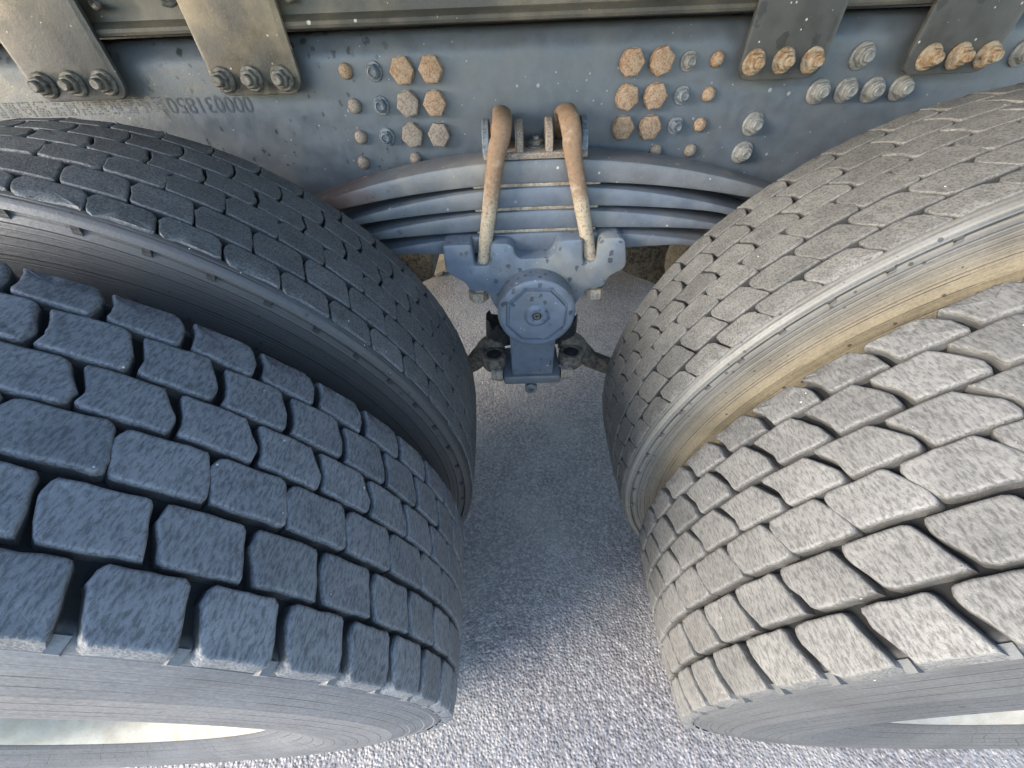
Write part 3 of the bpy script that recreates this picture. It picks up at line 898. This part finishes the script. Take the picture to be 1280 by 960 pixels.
mb.build('grease_eye', M['paint_spring'], fl)

# ------------------------------------------------------------------ torque rods
def rod(side, label):
    sx = side
    bx = -0.012 + side * 0.098
    root = thing('torque_rod', label, 'torque rod', (bx, 0.77, 0.40), 0, 'torque rods below the trunnion')
    def L(x, y, z): return (x, y - 0.77, z - 0.40)
    mb = MB()
    pts = [L(-sx * .02, .806, .556), L(sx * .012, .802, .545), L(sx * .042, .796, .514), L(sx * .075, .795, .484), L(sx * .20, .80, .440), L(sx * .55, .83, .400)]
    tube(mb, smooth_path(pts, 5), [0.027] * 8 + [0.025] * 6 + [0.024] * 12, 16)
    mb.build('arm', M['rod'], root, sharp=60)
    mb = MB()
    for r, z0, z1 in ((0.028, .516, .556),):
        mb.rings([circle(24, r, lambda a, b: L(a, .752 + b, z0)), circle(24, r + .004, lambda a, b: L(a, .752 + b, z0 + .006)), circle(24, r + .004, lambda a, b: L(a, .752 + b, z1 - .006)), circle(24, r, lambda a, b: L(a, .752 + b, z1)),
                  circle(24, r * .72, lambda a, b: L(a, .752 + b, z1))], True)
        mb.rings([circle(24, r * .72, lambda a, b: L(a, .752 + b, z1)), circle(24, r * .72, lambda a, b: L(a, .752 + b, z0)), circle(24, r, lambda a, b: L(a, .752 + b, z0))], True)
    eye = mb.build('eye', M['rod'], root)
    mb = MB()
    mb.rings([circle(20, 0.0195, lambda a, b: L(a, .752 + b, .519)), circle(20, 0.0195, lambda a, b: L(a, .752 + b, .553)), circle(20, 0.010, lambda a, b: L(a, .752 + b, .555))], True, True, True)
    mb.build('bushing', M['black'], eye)
    mb = MB()
    mb.rings([circle(16, 0.0125, lambda a, b: L(a - sx * .012, .722 + b, .500)), circle(16, 0.0125, lambda a, b: L(a - sx * .010, .735 + b, .545)), circle(16, 0.009, lambda a, b: L(a - sx * .010, .735 + b, .547))], True, True, True)
    mb.build('stud', M['steel_dark'], root)
    # torn rubber boot behind the eye
    mb = MB(); rg = random.Random(5 + side)
    base = circle(18, 0.042, lambda a, b: L(a - sx * .02, .815 + b * .8, .555))
    top = [(x * (0.8 + rg.uniform(-.12, .12)), y, L(0, 0, .60 + rg.uniform(0, .035))[2]) for x, y, z in base]
    mb.rings([base, top], True, False, True)
    mb.build('rubber_boot', M['black'], root, sharp=20)
rod(-1, 'dirty torque rod running left from the bracket foot')
rod(1, 'dirty torque rod running right from the bracket foot')

# ------------------------------------------------------------------ ground
def ground():
    def axis(a, b, step, far):
        core = np.arange(a, b + 1e-6, step)
        ext = np.array([0.02, 0.06, 0.15, 0.4, 1.0, 3.0, 8.0, 20.0, far])
        return np.concatenate([(a - ext)[::-1], core, b + ext])
    xs = axis(-1.0, 1.05, 0.005, 60.0)
    ys = axis(-0.35, 2.3, 0.006, 60.0)
    X, Y = np.meshgrid(xs, ys)
    def worley(X, Y, cell, seed):
        rg = np.random.default_rng(seed)
        N = 512
        jx = rg.random((N, N)); jy = rg.random((N, N)); hv = rg.random((N, N))
        U = X / cell; V = Y / cell
        iu = np.floor(U).astype(int); iv = np.floor(V).astype(int)
        best = np.full(X.shape, 9.0); h = np.zeros(X.shape)
        for du in (-1, 0, 1):
            for dv in (-1, 0, 1):
                a = (iu + du) % N; b = (iv + dv) % N
                d = np.hypot(iu + du + jx[a, b] - U, iv + dv + jy[a, b] - V)
                m = d < best
                best = np.where(m, d, best); h = np.where(m, hv[a, b], h)
        return best, h
    d1, h1 = worley(X, Y, 0.0095, 1)
    d2, h2 = worley(X, Y, 0.045, 2)
    Z = (0.0007 + 0.0020 * h1) * np.clip(1 - (d1 / 0.75) ** 2, 0, 1) + 0.002 * (h2 - 0.5) * np.clip(1 - d2, 0, 1)
    fade = ((X > -1.0) & (X < 1.05) & (Y > -0.35) & (Y < 2.3))
    Z = np.where(fade, Z, 0.0) - 0.0035
    ny, nx = X.shape
    V = np.stack([X, Y, Z], -1).reshape(-1, 3)
    idx = np.arange(nx * ny).reshape(ny, nx)
    F = np.stack([idx[:-1, :-1], idx[:-1, 1:], idx[1:, 1:], idx[1:, :-1]], -1).reshape(-1, 4)
    me = bpy.data.meshes.new('asphalt_ground')
    me.vertices.add(len(V)); me.vertices.foreach_set('co', V.ravel())
    me.loops.add(F.size); me.loops.foreach_set('vertex_index', F.ravel())
    me.polygons.add(len(F)); me.polygons.foreach_set('loop_start', np.arange(0, F.size, 4)); 
    me.polygons.foreach_set('use_smooth', np.ones(len(F), bool))
    me.update(calc_edges=True); me.validate()
    me.materials.append(M['asphalt'])
    o = place('asphalt_ground', me)
    o['kind'] = 'structure'; o['label'] = 'coarse grey asphalt ground under the truck'
ground()
